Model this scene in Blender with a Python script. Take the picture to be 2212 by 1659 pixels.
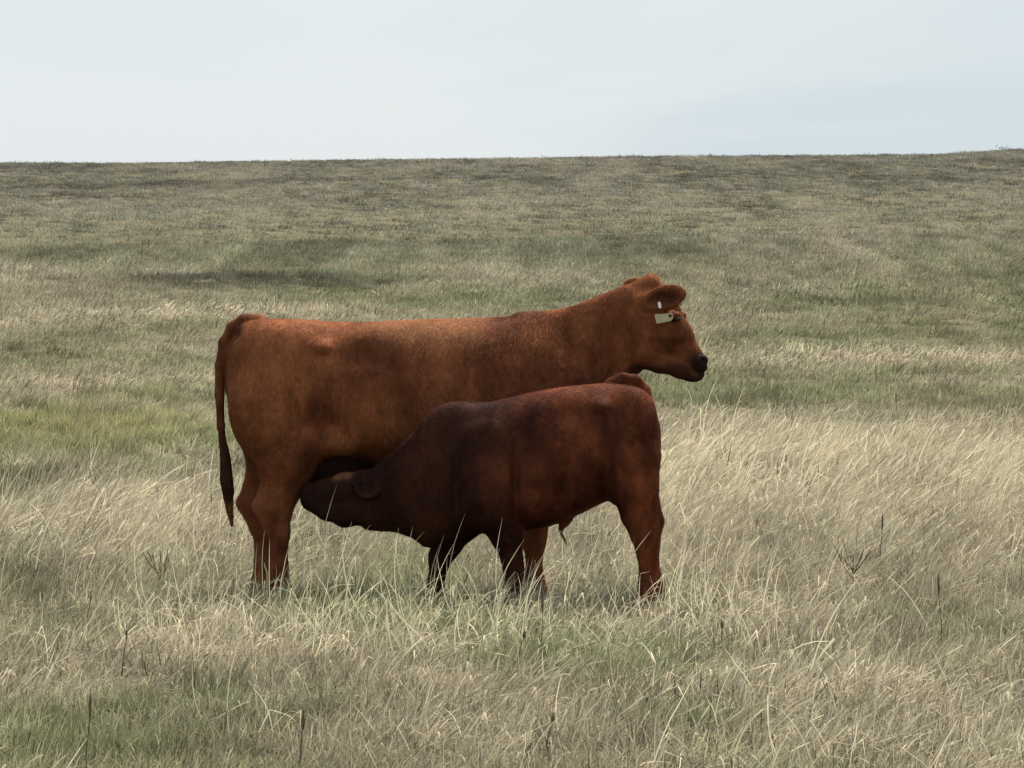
import bpy, math, random
import numpy as np

# ------------------------------------------------------------------ camera, sky, sun, exposure
for o in list(bpy.data.objects):
    bpy.data.objects.remove(o)
scene = bpy.context.scene
COL = scene.collection
EYE = 1.753                      # a person standing in the pasture
FOC = 10700 / 2212.0             # focal length in picture widths (long zoom)

cam_d = bpy.data.cameras.new('camera')
cam = bpy.data.objects.new('camera', cam_d)
COL.objects.link(cam)
cam.location = (0, 0, EYE)
cam.rotation_euler = (math.radians(90 - 1.577), 0, 0)
cam_d.sensor_width = 36.0
cam_d.lens = 36.0 * FOC
cam_d.clip_start = 0.5
cam_d.clip_end = 5000
scene.camera = cam

SUN_EL, SUN_AZ = math.radians(58), math.radians(28)      # azimuth from +Y (behind the animals) towards +X
world = bpy.data.worlds.new('World')
scene.world = world
world.use_nodes = True
wn, wl = world.node_tree.nodes, world.node_tree.links
wn.clear()
sky = wn.new('ShaderNodeTexSky')
sky.sky_type = 'NISHITA'
sky.sun_disc = False
sky.sun_elevation = SUN_EL
sky.sun_rotation = SUN_AZ
sky.air_density = 1.0
sky.dust_density = 2.0
bg1 = wn.new('ShaderNodeBackground'); bg1.inputs['Strength'].default_value = 0.06
wl.new(sky.outputs[0], bg1.inputs['Color'])
# thin high cloud veil over the whole dome
tc = wn.new('ShaderNodeTexCoord')
mp = wn.new('ShaderNodeMapping'); mp.inputs['Scale'].default_value = (3.2, 2.0, 17.0)
mp.inputs['Location'].default_value = (7.7, 1.7, 0.4)
wl.new(tc.outputs['Generated'], mp.inputs['Vector'])
n1 = wn.new('ShaderNodeTexNoise'); n1.inputs['Scale'].default_value = 1.7
n1.inputs['Detail'].default_value = 5; n1.inputs['Roughness'].default_value = 0.5
n1.inputs['Distortion'].default_value = 0.5
wl.new(mp.outputs[0], n1.inputs['Vector'])
cr = wn.new('ShaderNodeValToRGB')
e = cr.color_ramp.elements
e[0].position = 0.34; e[0].color = (0.605, 0.695, 0.750, 1)
e[1].position = 0.60; e[1].color = (0.745, 0.795, 0.812, 1)
e2 = cr.color_ramp.elements.new(0.45); e2.color = (0.665, 0.740, 0.778, 1)
wl.new(n1.outputs['Fac'], cr.inputs['Fac'])
bg2 = wn.new('ShaderNodeBackground'); bg2.inputs['Strength'].default_value = 0.555
wl.new(cr.outputs[0], bg2.inputs['Color'])
mx = wn.new('ShaderNodeMixShader'); mx.inputs[0].default_value = 0.90
wl.new(bg1.outputs[0], mx.inputs[1]); wl.new(bg2.outputs[0], mx.inputs[2])
wo = wn.new('ShaderNodeOutputWorld')
wl.new(mx.outputs[0], wo.inputs['Surface'])

sun_d = bpy.data.lights.new('sun', 'SUN')
sun_d.energy = 4.2
sun_d.angle = math.radians(16)
sun_d.color = (1.0, 0.94, 0.85)
sun = bpy.data.objects.new('sun', sun_d)
COL.objects.link(sun)
from mathutils import Vector
sdir = Vector((math.sin(SUN_AZ) * math.cos(SUN_EL), math.cos(SUN_AZ) * math.cos(SUN_EL), math.sin(SUN_EL)))
sun.rotation_euler = sdir.to_track_quat('Z', 'Y').to_euler()
sun.location = (20, 60, 60)

vs = scene.view_settings
vs.view_transform = 'Standard'
vs.look = 'None'
vs.exposure = 0.98
vs.gamma = 1.0
vs.use_curve_mapping = False
scene.render.engine = 'CYCLES'
cy = scene.cycles
cy.max_bounces = 4; cy.diffuse_bounces = 2; cy.use_light_tree = False; cy.glossy_bounces = 2
cy.transmission_bounces = 3; cy.transparent_max_bounces = 4
cy.use_denoising = True
cy.use_adaptive_sampling = False
cy.caustics_reflective = False; cy.caustics_refractive = False

# ------------------------------------------------------------------ small helpers
RNG = np.random.default_rng(11)

def hash2(ix, iy, seed):
    h = (ix.astype(np.int64) * 374761393 + iy.astype(np.int64) * 668265263 + seed * 1442695040888963) & 0x7fffffff
    h = ((h ^ (h >> 13)) * 1274126177) & 0x7fffffff
    h = (h ^ (h >> 16)) & 0xffff
    return h / 65535.0

def vnoise(x, y, seed=0):
    x = np.asarray(x, float); y = np.asarray(y, float)
    ix = np.floor(x); iy = np.floor(y)
    fx = x - ix; fy = y - iy
    fx = fx * fx * (3 - 2 * fx); fy = fy * fy * (3 - 2 * fy)
    a = hash2(ix, iy, seed); b = hash2(ix + 1, iy, seed)
    c = hash2(ix, iy + 1, seed); d = hash2(ix + 1, iy + 1, seed)
    return (a * (1 - fx) + b * fx) * (1 - fy) + (c * (1 - fx) + d * fx) * fy

def fbm(x, y, seed=0, oct=4):
    s = 0.0; a = 0.5; t = 0.0
    for i in range(oct):
        s = s + a * vnoise(x * 2 ** i + 17.3 * i, y * 2 ** i - 9.1 * i, seed + i)
        t += a; a *= 0.5
    return s / t

def sstep(a, b, x):
    t = np.clip((x - a) / (b - a), 0, 1)
    return t * t * (3 - 2 * t)

def new_mesh(name, verts, faces=None, tris=None, quads=None, smooth=True):
    me = bpy.data.meshes.new(name)
    if faces is not None:
        me.from_pydata([tuple(v) for v in verts], [], faces)
    else:
        verts = np.asarray(verts, np.float32)
        polys = tris if tris is not None else quads
        polys = np.asarray(polys, np.int32)
        k = polys.shape[1]
        me.vertices.add(len(verts)); me.vertices.foreach_set('co', verts.ravel())
        me.loops.add(polys.size); me.loops.foreach_set('vertex_index', polys.ravel())
        me.polygons.add(len(polys))
        me.polygons.foreach_set('loop_start', np.arange(0, polys.size, k, dtype=np.int32))
        me.update(calc_edges=True)
    if smooth:
        me.polygons.foreach_set('use_smooth', np.ones(len(me.polygons), bool))
    me.update()
    return me

def link(name, me, parent=None, mat=None):
    o = bpy.data.objects.new(name, me)
    COL.objects.link(o)
    if mat is not None and me is not None and len(me.materials) == 0:
        me.materials.append(mat)
    if parent is not None:
        o.parent = parent
    return o

def tag(o, label=None, cat=None, group=None, kind=None):
    if label: o['label'] = label
    if cat: o['category'] = cat
    if group: o['group'] = group
    if kind: o['kind'] = kind
    return o

def attr(me, name, typ, data, domain='POINT'):
    a = me.attributes.new(name, typ, domain)
    data = np.asarray(data, np.float32)
    key = {'FLOAT': 'value', 'FLOAT_VECTOR': 'vector', 'FLOAT_COLOR': 'color'}[typ]
    a.data.foreach_set(key, data.ravel())

class NT:
    """tiny node-tree writer"""
    def __init__(self, name):
        self.mat = bpy.data.materials.new(name)
        self.mat.use_nodes = True
        self.t = self.mat.node_tree
        self.t.nodes.clear()
        self.out = self.t.nodes.new('ShaderNodeOutputMaterial')
    def n(self, typ, **kw):
        nd = self.t.nodes.new(typ)
        for k, v in kw.items():
            setattr(nd, k, v)
        return nd
    def l(self, a, b):
        self.t.links.new(a, b)
    def val(self, sock, v):
        if hasattr(v, 'is_output') or isinstance(v, bpy.types.NodeSocket):
            self.l(v, sock)
        else:
            sock.default_value = v
    def mix(self, fac, a, b, mode='MIX'):
        m = self.n('ShaderNodeMix', data_type='RGBA', blend_type=mode)
        self.val(m.inputs[0], fac); self.val(m.inputs[6], a); self.val(m.inputs[7], b)
        return m.outputs[2]
    def math(self, op, a, b=0.0):
        m = self.n('ShaderNodeMath', operation=op)
        self.val(m.inputs[0], a); self.val(m.inputs[1], b)
        return m.outputs[0]
    def noise(self, vec, scale, detail=3, rough=0.5, dist=0.0):
        m = self.n('ShaderNodeTexNoise')
        self.l(vec, m.inputs['Vector'])
        m.inputs['Scale'].default_value = scale; m.inputs['Detail'].default_value = detail
        m.inputs['Roughness'].default_value = rough; m.inputs['Distortion'].default_value = dist
        return m.outputs['Fac']
    def ramp(self, fac, stops):
        r = self.n('ShaderNodeValToRGB')
        els = r.color_ramp.elements
        while len(els) < len(stops):
            els.new(0.5)
        for el, (p, c) in zip(els, stops):
            el.position = p
            el.color = tuple(c) + (1,) if len(c) == 3 else c
        self.l(fac, r.inputs['Fac'])
        return r.outputs[0]
    def mapped(self, vec, scale):
        m = self.n('ShaderNodeMapping'); m.inputs['Scale'].default_value = scale
        self.l(vec, m.inputs['Vector'])
        return m.outputs[0]

# ------------------------------------------------------------------ ground
CREST = 190.0
def crest_z(x):
    px = x * 10700 / CREST + 1106
    py = np.interp(px, [-4000, 0, 260, 520, 900, 1400, 1700, 2000, 2120, 2212, 3000, 6000],
                   [372, 353, 354, 350, 345.5, 339, 337.5, 335, 329, 323, 285, 260])
    return EYE + (535 - py) / 10700 * CREST

def ground_z(x, y):
    x = np.asarray(x, float); y = np.asarray(y, float)
    t = np.clip((y - 33) / (CREST - 33), 0, None)
    tt = np.minimum(t, 1)
    rise = 0.22 * tt * tt + 0.78 * (1.18 * tt - 0.18 * tt ** 3)       # gentle convex slope up to the crest
    zc = crest_z(x * CREST / np.clip(y, 60, None))
    z = zc * rise
    over = np.clip(y - CREST, 0, None)
    z = z - 0.0009 * over ** 2 / (1 + over / 160.0)
    # low swells, flat where the animals stand
    far = sstep(27, 60, y)
    z = z + far * 0.22 * (fbm(x / 9.0, y / 14.0, 5, 3) - 0.5) * (1 - sstep(150, 188, y))
    near = (fbm(x / 1.6, y / 1.6, 9, 3) - 0.5) * 0.10
    z = z + near * (1 - sstep(40, 120, y)) * np.clip(((np.abs(x) - 1.6) / 1.0), 0.25, 1)
    # shallow hollow the cow stands in
    z = z - 0.018 * np.exp(-((y - 24.4) / 0.5) ** 2)
    return z

ys = np.concatenate([np.linspace(-40, 12, 14)[:-1], np.linspace(12, 34, 90)[:-1], np.linspace(34, 110, 110)[:-1],
                     np.linspace(110, 215, 90)[:-1], np.linspace(215, 900, 30)])
xs = np.concatenate([np.linspace(-400, -36, 18)[:-1], np.linspace(-36, -7, 36)[:-1], np.linspace(-7, 7, 72)[:-1],
                     np.linspace(7, 36, 36)[:-1], np.linspace(36, 400, 18)])
GX, GY = np.meshgrid(xs, ys)
GZ = ground_z(GX, GY)
nv, nu = GX.shape
idx = np.arange(nv * nu).reshape(nv, nu)
quads = np.stack([idx[:-1, :-1], idx[:-1, 1:], idx[1:, 1:], idx[1:, :-1]], -1).reshape(-1, 4)
g = NT('pasture_soil')
geo = g.n('ShaderNodeNewGeometry')
soil_n = g.noise(geo.outputs['Position'], 0.35, 5, 0.6)
soil_f = g.noise(geo.outputs['Position'], 9.0, 4, 0.7)
soil_c = g.ramp(soil_n, [(0.30, (0.078, 0.080, 0.055)), (0.50, (0.110, 0.104, 0.076)), (0.70, (0.088, 0.095, 0.060))])
soil_c = g.mix(0.55, soil_c, g.ramp(soil_f, [(0.3, (0.045, 0.038, 0.022)), (0.7, (0.22, 0.19, 0.12))]))
bs = g.n('ShaderNodeBsdfDiffuse'); g.l(soil_c, bs.inputs['Color'])
g.l(bs.outputs[0], g.out.inputs['Surface'])
ground = link('ground', new_mesh('ground', np.stack([GX, GY, GZ], -1).reshape(-1, 3), quads=quads), mat=g.mat)
tag(ground, 'gently rising pasture ground under the dry grass', kind='structure')

def at(px, py):
    """ground point that lies under a direction (a sight line followed until it meets the ground)"""
    yv = np.linspace(12, 189, 4000)
    xv = (px - 1106) * yv / 10700
    zz = ground_z(xv, yv)
    pv = 535 + (EYE - zz) / yv * 10700
    i = int(np.argmin(np.abs(pv - py)))
    return xv[i], yv[i]

# ------------------------------------------------------------------ grass
gm = NT('grass_blades')
ti = gm.n('ShaderNodeAttribute', attribute_type='INSTANCER', attribute_name='tint')
bl = gm.n('ShaderNodeAttribute', attribute_type='GEOMETRY', attribute_name='blade')
sep = gm.n('ShaderNodeSeparateColor'); gm.l(bl.outputs['Color'], sep.inputs[0])
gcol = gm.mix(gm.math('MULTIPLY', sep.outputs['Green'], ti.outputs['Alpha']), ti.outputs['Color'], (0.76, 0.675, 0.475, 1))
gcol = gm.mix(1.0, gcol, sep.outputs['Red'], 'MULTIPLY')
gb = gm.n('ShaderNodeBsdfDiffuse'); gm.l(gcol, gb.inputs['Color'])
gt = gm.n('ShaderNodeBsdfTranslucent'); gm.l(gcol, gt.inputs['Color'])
gx = gm.n('ShaderNodeMixShader'); gx.inputs[0].default_value = 0.34
gm.l(gb.outputs[0], gx.inputs[1]); gm.l(gt.outputs[0], gx.inputs[2])
gm.l(gx.outputs[0], gm.out.inputs['Surface'])

def clump_mesh(name, seed, n, rad, h, lean, width, dry=(0.0, 0.6), segs=4, curl=0.6, kink=0.12, lean_sd=0.35, az_sd=0.6, heads=0.0, bright=(0.6, 1.15)):
    """n ribbon blades; lean is the angle from upright towards +X (the wind)"""
    r = np.random.default_rng(seed)
    V, F, B = [], [], []
    for i in range(n):
        a = r.uniform(0, 2 * math.pi); rr = rad * math.sqrt(r.uniform())
        p = np.array([rr * math.cos(a), rr * math.sin(a), -0.015])
        L = r.uniform(*h) * (0.75 + 0.25 * (1 - rr / rad))
        th = np.clip(lean * r.uniform(0.35, 1.0) + r.normal(0, lean_sd), -1.0, 1.35)
        az = r.normal(0, az_sd)
        w = width * r.uniform(0.55, 1.3)
        cl = curl * r.uniform(0.1, 1.2)
        face = r.uniform(0, math.pi)
        kk = r.integers(1, segs) if r.uniform() < kink else -1
        tone = r.uniform(*bright); dr = r.uniform(*dry)
        base = len(V)
        st = L / segs
        hd = r.uniform() < heads
        for s in range(segs + 1):
            t = s / segs
            d = np.array([math.sin(th) * math.cos(az), math.sin(th) * math.sin(az), math.cos(th)])
            side = np.array([math.cos(face), math.sin(face), 0.0])
            side = side - d * side.dot(d); side /= (np.linalg.norm(side) + 1e-6)
            ww = w * (1 - t) ** 0.55 + 0.0002
            if hd and t > 0.7: ww = w * 1.5
            V.append(p - side * ww / 2); V.append(p + side * ww / 2)
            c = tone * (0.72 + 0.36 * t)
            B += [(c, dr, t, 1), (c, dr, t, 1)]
            if s < segs:
                k = base + 2 * s
                F.append((k, k + 1, k + 3, k + 2))
            p = p + d * st
            th = min(th + cl / segs, 2.3)
            if s == kk:
                th += r.uniform(0.5, 1.4); az += r.normal(0, 0.6)
            az += r.normal(0, 0.10); th += r.normal(0, 0.07)
    me = new_mesh(name, np.array(V), quads=np.array(F), smooth=False)
    attr(me, 'blade', 'FLOAT_COLOR', np.array(B))
    me.materials.append(gm.mat)
    return me

def scatter(name, label, protos, pts, rotz, tilt, scale, tint, pid, dryness):
    """one object: many grass tufts, instanced on a point mesh"""
    col = bpy.data.collections.new(name + '_tufts')
    for i, me in enumerate(protos):
        col.objects.link(bpy.data.objects.new('%s_tuft_%02d' % (name, i), me))
    me = bpy.data.meshes.new(name)
    me.vertices.add(len(pts)); me.vertices.foreach_set('co', np.asarray(pts, np.float32).ravel())
    attr(me, 'rot', 'FLOAT_VECTOR', np.stack([np.zeros(len(pts)), tilt, rotz], -1))
    attr(me, 'scl', 'FLOAT_VECTOR', scale)
    attr(me, 'tint', 'FLOAT_COLOR', np.concatenate([tint, np.asarray(dryness)[:, None]], 1))
    a = me.attributes.new('pid', 'INT', 'POINT'); a.data.foreach_set('value', np.asarray(pid, np.int32))
    me.materials.append(gm.mat)
    o = link(name, me)
    ng = bpy.data.node_groups.new(name, 'GeometryNodeTree')
    ng.interface.new_socket('Geometry', in_out='INPUT', socket_type='NodeSocketGeometry')
    ng.interface.new_socket('Geometry', in_out='OUTPUT', socket_type='NodeSocketGeometry')
    N = ng.nodes.new
    gi, go = N('NodeGroupInput'), N('NodeGroupOutput')
    ci = N('GeometryNodeCollectionInfo')
    ci.inputs['Collection'].default_value = col
    ci.inputs['Separate Children'].default_value = True
    ci.inputs['Reset Children'].default_value = True
    ip = N('GeometryNodeInstanceOnPoints'); ip.inputs['Pick Instance'].default_value = True
    def na(nm, typ):
        q = N('GeometryNodeInputNamedAttribute'); q.data_type = typ; q.inputs['Name'].default_value = nm
        return q.outputs['Attribute']
    L = ng.links.new
    L(gi.outputs[0], ip.inputs['Points']); L(ci.outputs[0], ip.inputs['Instance'])
    L(na('pid', 'INT'), ip.inputs['Instance Index'])
    e2r = N('FunctionNodeEulerToRotation')
    L(na('rot', 'FLOAT_VECTOR'), e2r.inputs[0]); L(e2r.outputs[0], ip.inputs['Rotation'])
    L(na('scl', 'FLOAT_VECTOR'), ip.inputs['Scale'])
    L(ip.outputs[0], go.inputs[0])
    md = o.modifiers.new('tufts', 'NODES'); md.node_group = ng
    tag(o, label, name.replace('_', ' '), kind='stuff')
    return o

# what grows where: patches in the pasture (x, y, half-size x, half-size y, weight)
def patch_sum(x, y, plist):
    s = np.zeros_like(x)
    for (cx, cy_, rx, ry, w) in plist:
        s = s + w * np.exp(-(((x - cx) / rx) ** 2 + ((y - cy_) / ry) ** 2))
    return s

def from_view(lst):
    out = []
    for (px, py, hw, hh, w) in lst:
        cx, cy_ = at(px, py)
        _, y1 = at(px, py - hh); _, y0 = at(px, py + hh)
        out.append((cx, cy_, hw * cy_ / 10700, max((y1 - y0) / 2, 0.15), w))
    return out

GREEN_P = from_view([(830, 1290, 150, 40, 1.0), (1420, 1460, 190, 60, 0.85), (1050, 1420, 220, 40, 0.6), (400, 1530, 120, 40, 0.9), (120, 1620, 260, 60, 0.55),
                     (700, 1330, 120, 30, 0.4), (1150, 1440, 140, 40, 0.5), (960, 1260, 120, 60, 0.5), (1500, 1330, 120, 30, 0.45), (1950, 1330, 200, 60, 0.45),
                     (230, 935, 360, 52, 1.5), (1650, 850, 330, 34, 1.4), (1750, 742, 330, 22, 0.9), (2080, 708, 170, 16, 1.5), (1120, 645, 600, 20, 0.45),
                     (120, 790, 300, 18, 0.8), (600, 560, 400, 16, 0.3), (1480, 490, 60, 10, 1.0), (200, 720, 200, 14, 0.4), (1300, 1300, 200, 50, 0.3)])
STRAW_P = from_view([(1900, 1045, 520, 105, 1.2), (1560, 1060, 160, 110, 0.7), (180, 1160, 380, 90, 1.1), (1800, 1560, 460, 90, 0.5), (1900, 775, 420, 18, 1.2),
                     (250, 830, 340, 14, 0.7), (120, 690, 330, 20, 0.7), (520, 680, 260, 16, 0.9), (100, 585, 220, 16, 0.7), (1800, 640, 420, 22, 0.5), (760, 1350, 120, 40, 0.3)])
DARK_P = from_view([(500, 603, 220, 15, 1.5), (760, 612, 110, 9, 0.4), (330, 400, 230, 9, 0.5), (240, 428, 140, 8, 0.6), (1440, 545, 200, 14, 0.3)])
YELL_P = from_view([(200, 920, 340, 52, 1.1), (60, 528, 130, 10, 0.8), (140, 412, 160, 8, 0.6), (700, 517, 500, 4, 0.7), (520, 690, 200, 12, 0.4)])

def fields(x, y):
    sc = np.clip(y / 24.0, 1, 4.0)
    fy = 1 + 4 * sstep(35, 90, y)                              # drifts lie along the slope
    n1_ = fbm(x / (0.75 * sc), y / (1.5 * sc * fy), 21, 4)
    n2_ = fbm(x / (0.22 * sc) + 40, y / (0.5 * sc * fy), 33, 3)
    n3_ = fbm(x / (2.5 * sc), y / (4.0 * sc) + 7, 45, 3)
    green = np.clip(0.31 + 0.10 * (1 - sstep(21, 27, y)) + 2.6 * (n1_ - 0.52) + 0.9 * (n2_ - 0.5) + patch_sum(x, y, GREEN_P) - patch_sum(x, y, STRAW_P) * 0.8
                    + 0.30 * sstep(42, 58, y), 0, 1)
    dark = np.clip(patch_sum(x, y, DARK_P) + 0.36 * sstep(70, 150, y) + 1.0 * (n2_ - 0.5) * sstep(35, 60, y), 0, 1)
    yell = np.clip(patch_sum(x, y, YELL_P) + 0.9 * (n3_ - 0.55), 0, 1)
    straw = np.clip(patch_sum(x, y, STRAW_P), 0, 1)
    return green, dark, yell, straw, n1_, n2_, n3_

def lerp(a, b, t):
    t = np.asarray(t)[..., None]
    return np.asarray(a) * (1 - t) + np.asarray(b) * t

def tints(x, y, r):
    green, dark, yell, straw, a, b, c = fields(x, y)
    u = r.uniform(0, 1, len(x)); v = r.uniform(0, 1, len(x))
    sc = np.clip(y / 24.0, 1, 3.0)
    q = fbm(x / (0.10 * sc), y / (0.22 * sc * (1 + 5 * sstep(35, 90, y))), 91, 3)          # tussock to tussock
    dry = lerp((0.315, 0.265, 0.190), (0.80, 0.71, 0.515), np.clip(0.24 + 0.5 * straw + 0.8 * (b - 0.5) + 0.8 * (u - 0.5), 0, 1))
    dry = lerp(dry, (0.25, 0.19, 0.14), np.clip(2.2 * (v - 0.75), 0, 1) * (1 - straw))      # old brown thatch
    grn = lerp((0.155, 0.185, 0.085), (0.36, 0.40, 0.225), u)
    grn = lerp(grn, (0.47, 0.45, 0.19), 0.7 * yell)
    t = lerp(dry, grn, np.clip(green + 0.9 * (v - 0.5) * (1 - 0.7 * straw), 0, 1) * 0.92)
    t = lerp(t, (0.105, 0.110, 0.080), np.clip(dark + 0.5 * (q - 0.55), 0, 1) * 0.85)
    brown = np.clip(3.0 * (fbm(x / (0.5 * sc), y / (0.9 * sc), 131, 3) - 0.55), 0, 1) * (1 - straw)
    t = lerp(t, (0.24, 0.19, 0.14), 0.6 * brown)
    t = t * np.clip(1 + (1.5 + 0.1 * sstep(40, 90, y)) * (q - 0.5) + r.normal(0, 0.18, len(x)), 0.35, 1.8)[:, None]
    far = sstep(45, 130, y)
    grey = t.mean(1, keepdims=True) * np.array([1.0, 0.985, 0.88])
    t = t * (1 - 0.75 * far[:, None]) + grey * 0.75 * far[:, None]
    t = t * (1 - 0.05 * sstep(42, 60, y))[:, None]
    return t, green, dark, straw

def sprinkle(n, y0, y1, wy, seed, power=1.0, m=1.22, extra=0.9):
    """random points in the strip of pasture between two distances, wide enough for a step to either side"""
    r = np.random.default_rng(seed)
    u = r.uniform(0, 1, n) ** power
    y = y0 + (y1 - y0) * u
    half = 0.1034 * y * m + extra
    x = r.uniform(-1, 1, n) * half
    keep = r.uniform(0, 1, n) < half / half.max()
    x, y = x[keep], y[keep]
    return x, y, r

# --- near: undergrowth (short, matted), straw (long, blown over), green blades
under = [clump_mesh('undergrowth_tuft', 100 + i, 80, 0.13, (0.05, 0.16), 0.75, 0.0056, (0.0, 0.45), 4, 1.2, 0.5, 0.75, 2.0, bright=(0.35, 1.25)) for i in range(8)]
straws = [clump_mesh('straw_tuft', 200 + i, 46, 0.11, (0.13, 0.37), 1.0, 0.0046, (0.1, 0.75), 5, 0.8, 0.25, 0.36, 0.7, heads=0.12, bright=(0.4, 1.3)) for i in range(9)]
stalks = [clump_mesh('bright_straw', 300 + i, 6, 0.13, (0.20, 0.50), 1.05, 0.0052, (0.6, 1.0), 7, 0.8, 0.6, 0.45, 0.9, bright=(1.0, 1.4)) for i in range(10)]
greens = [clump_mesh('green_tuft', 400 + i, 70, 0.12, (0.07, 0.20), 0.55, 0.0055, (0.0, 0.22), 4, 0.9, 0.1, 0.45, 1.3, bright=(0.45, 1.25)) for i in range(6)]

def lay(name, label, protos, n, y0, y1, seed, prob, smin, smax, power=1.0, rot_sd=0.35, tilt_sd=0.10, zs=(0.8, 1.15), tone=1.0, short_near=True, bright_ok=False):
    x, y, r = sprinkle(n, y0, y1, 0, seed, power)
    t, green, dark, straw = tints(x, y, r)
    p = prob(green, straw, dark, x, y)
    k = r.uniform(0, 1, len(x)) < p
    x, y, t, green, straw, dark = x[k], y[k], t[k], green[k], straw[k], dark[k]
    m = len(x)
    z = ground_z(x, y)
    s = r.uniform(smin, smax, m) * (0.85 + 0.42 * straw) * (0.75 + 0.55 * fbm(x / 0.45, y / 0.7, 141, 2))
    if y1 > 150:                                     # weeds that break the skyline
        s = s * np.where((y > 172) & (r.uniform(0, 1, m) < 0.012), 2.1, 1.0)
    zz = s * r.uniform(zs[0], zs[1], m)
    if short_near:       # trampled shorter round the animals
        near = np.exp(-((x + 0.25) / 1.35) ** 4 - ((y - 23.6) / 1.3) ** 4)
        zz = zz * (1 + 0.16 * near)
    wind = 0.35 * (fbm(x / 1.3, y / 2.2, 77, 2) - 0.5) * 2
    rot = r.normal(0, rot_sd, m) + wind
    tl = r.normal(0, tilt_sd, m) + 0.25 * wind + 0.26 * straw + 0.15
    return scatter(name, label, protos, np.stack([x, y, z], -1), rot, tl, np.stack([s, s, zz], -1), t * tone * 0.98, r.integers(0, len(protos), m), np.clip(1 - 0.9 * dark - 0.7 * green * (0.4 if bright_ok else 1.0), 0.05, 1))

lay('undergrowth', 'matted short grass covering the near pasture between the taller straw', under, 19000, 14.5, 36, 1, lambda g_, s_, d_, x, y: 1.0 + 0 * x, 0.8, 1.3, rot_sd=1.2, tone=0.80)
lay('straw_grass', 'long dry straw-coloured grass blown over by the wind', straws, 16500, 14.5, 43, 2,
    lambda g_, s_, d_, x, y: np.clip(0.62 + 0.6 * s_ - 0.6 * g_, 0.06, 1) * np.clip(3.2 * (fbm(x / 0.30, y / 0.45, 63, 3) - 0.34) + 0.5 * s_, 0.05, 1) * np.where(y > 33, np.clip(1.6 * s_ - 0.25, 0, 1), 1), 0.65, 1.2)
lay('bright_straw', 'pale bent single straws standing out of the near grass', stalks, 9000, 14.5, 46, 3,
    lambda g_, s_, d_, x, y: np.clip(0.35 + 0.5 * s_ - 0.15 * g_, 0.1, 1) * np.clip(0.25 + 2.2 * (fbm(x / 0.8, y / 1.2, 51, 2) - 0.35), 0.05, 1) * np.where(y > 33, np.clip(1.6 * s_ - 0.25, 0, 1), 1), 0.7, 1.15, rot_sd=0.6, tilt_sd=0.2, bright_ok=True)
lay('leaning_straw', 'thin pale grass stems blown across the legs of the cow and calf', stalks, 4400, 20.5, 25.0, 13,
    lambda g_, s_, d_, x, y: np.clip(1.2 - np.abs(x + 0.2) / 1.6, 0, 1) * 0.5, 0.75, 1.15, rot_sd=0.5, tilt_sd=0.2, bright_ok=True)
lay('green_grass', 'short green grass growing in patches through the dry straw', greens, 15000, 14.5, 46, 4,
    lambda g_, s_, d_, x, y: np.clip(g_ * 1.3 - 0.15, 0, 1), 0.7, 1.25, rot_sd=0.9)
# --- middle distance and hillside: same kinds, coarser tufts
midp = [clump_mesh('pasture_tuft', 500 + i, 60, 0.20, (0.05, 0.15), 0.95, 0.0072, (0.0, 0.55), 3, 0.7, 0.2, 0.45, 1.0, bright=(0.35, 1.3)) for i in range(8)]
farp = [clump_mesh('hillside_tuft', 600 + i, 44, 0.26, (0.05, 0.14), 1.0, 0.0150, (0.0, 0.35), 2, 0.7, 0.1, 0.5, 1.2, bright=(0.4, 1.3)) for i in range(8)]
lay('pasture_grass', 'mixed green and straw grass on the level pasture behind the cow', midp, 30000, 34, 92, 5, lambda g_, s_, d_, x, y: 1.0 + 0 * x, 0.7, 1.3, power=1.0, rot_sd=0.6, short_near=False)
lay('hillside_grass', 'grey-green grass covering the rising hillside up to the skyline', farp, 52000, 60, 196, 6, lambda g_, s_, d_, x, y: 1.0 + 0 * x, 0.6, 1.25, power=0.9, rot_sd=1.2, short_near=False)

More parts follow.
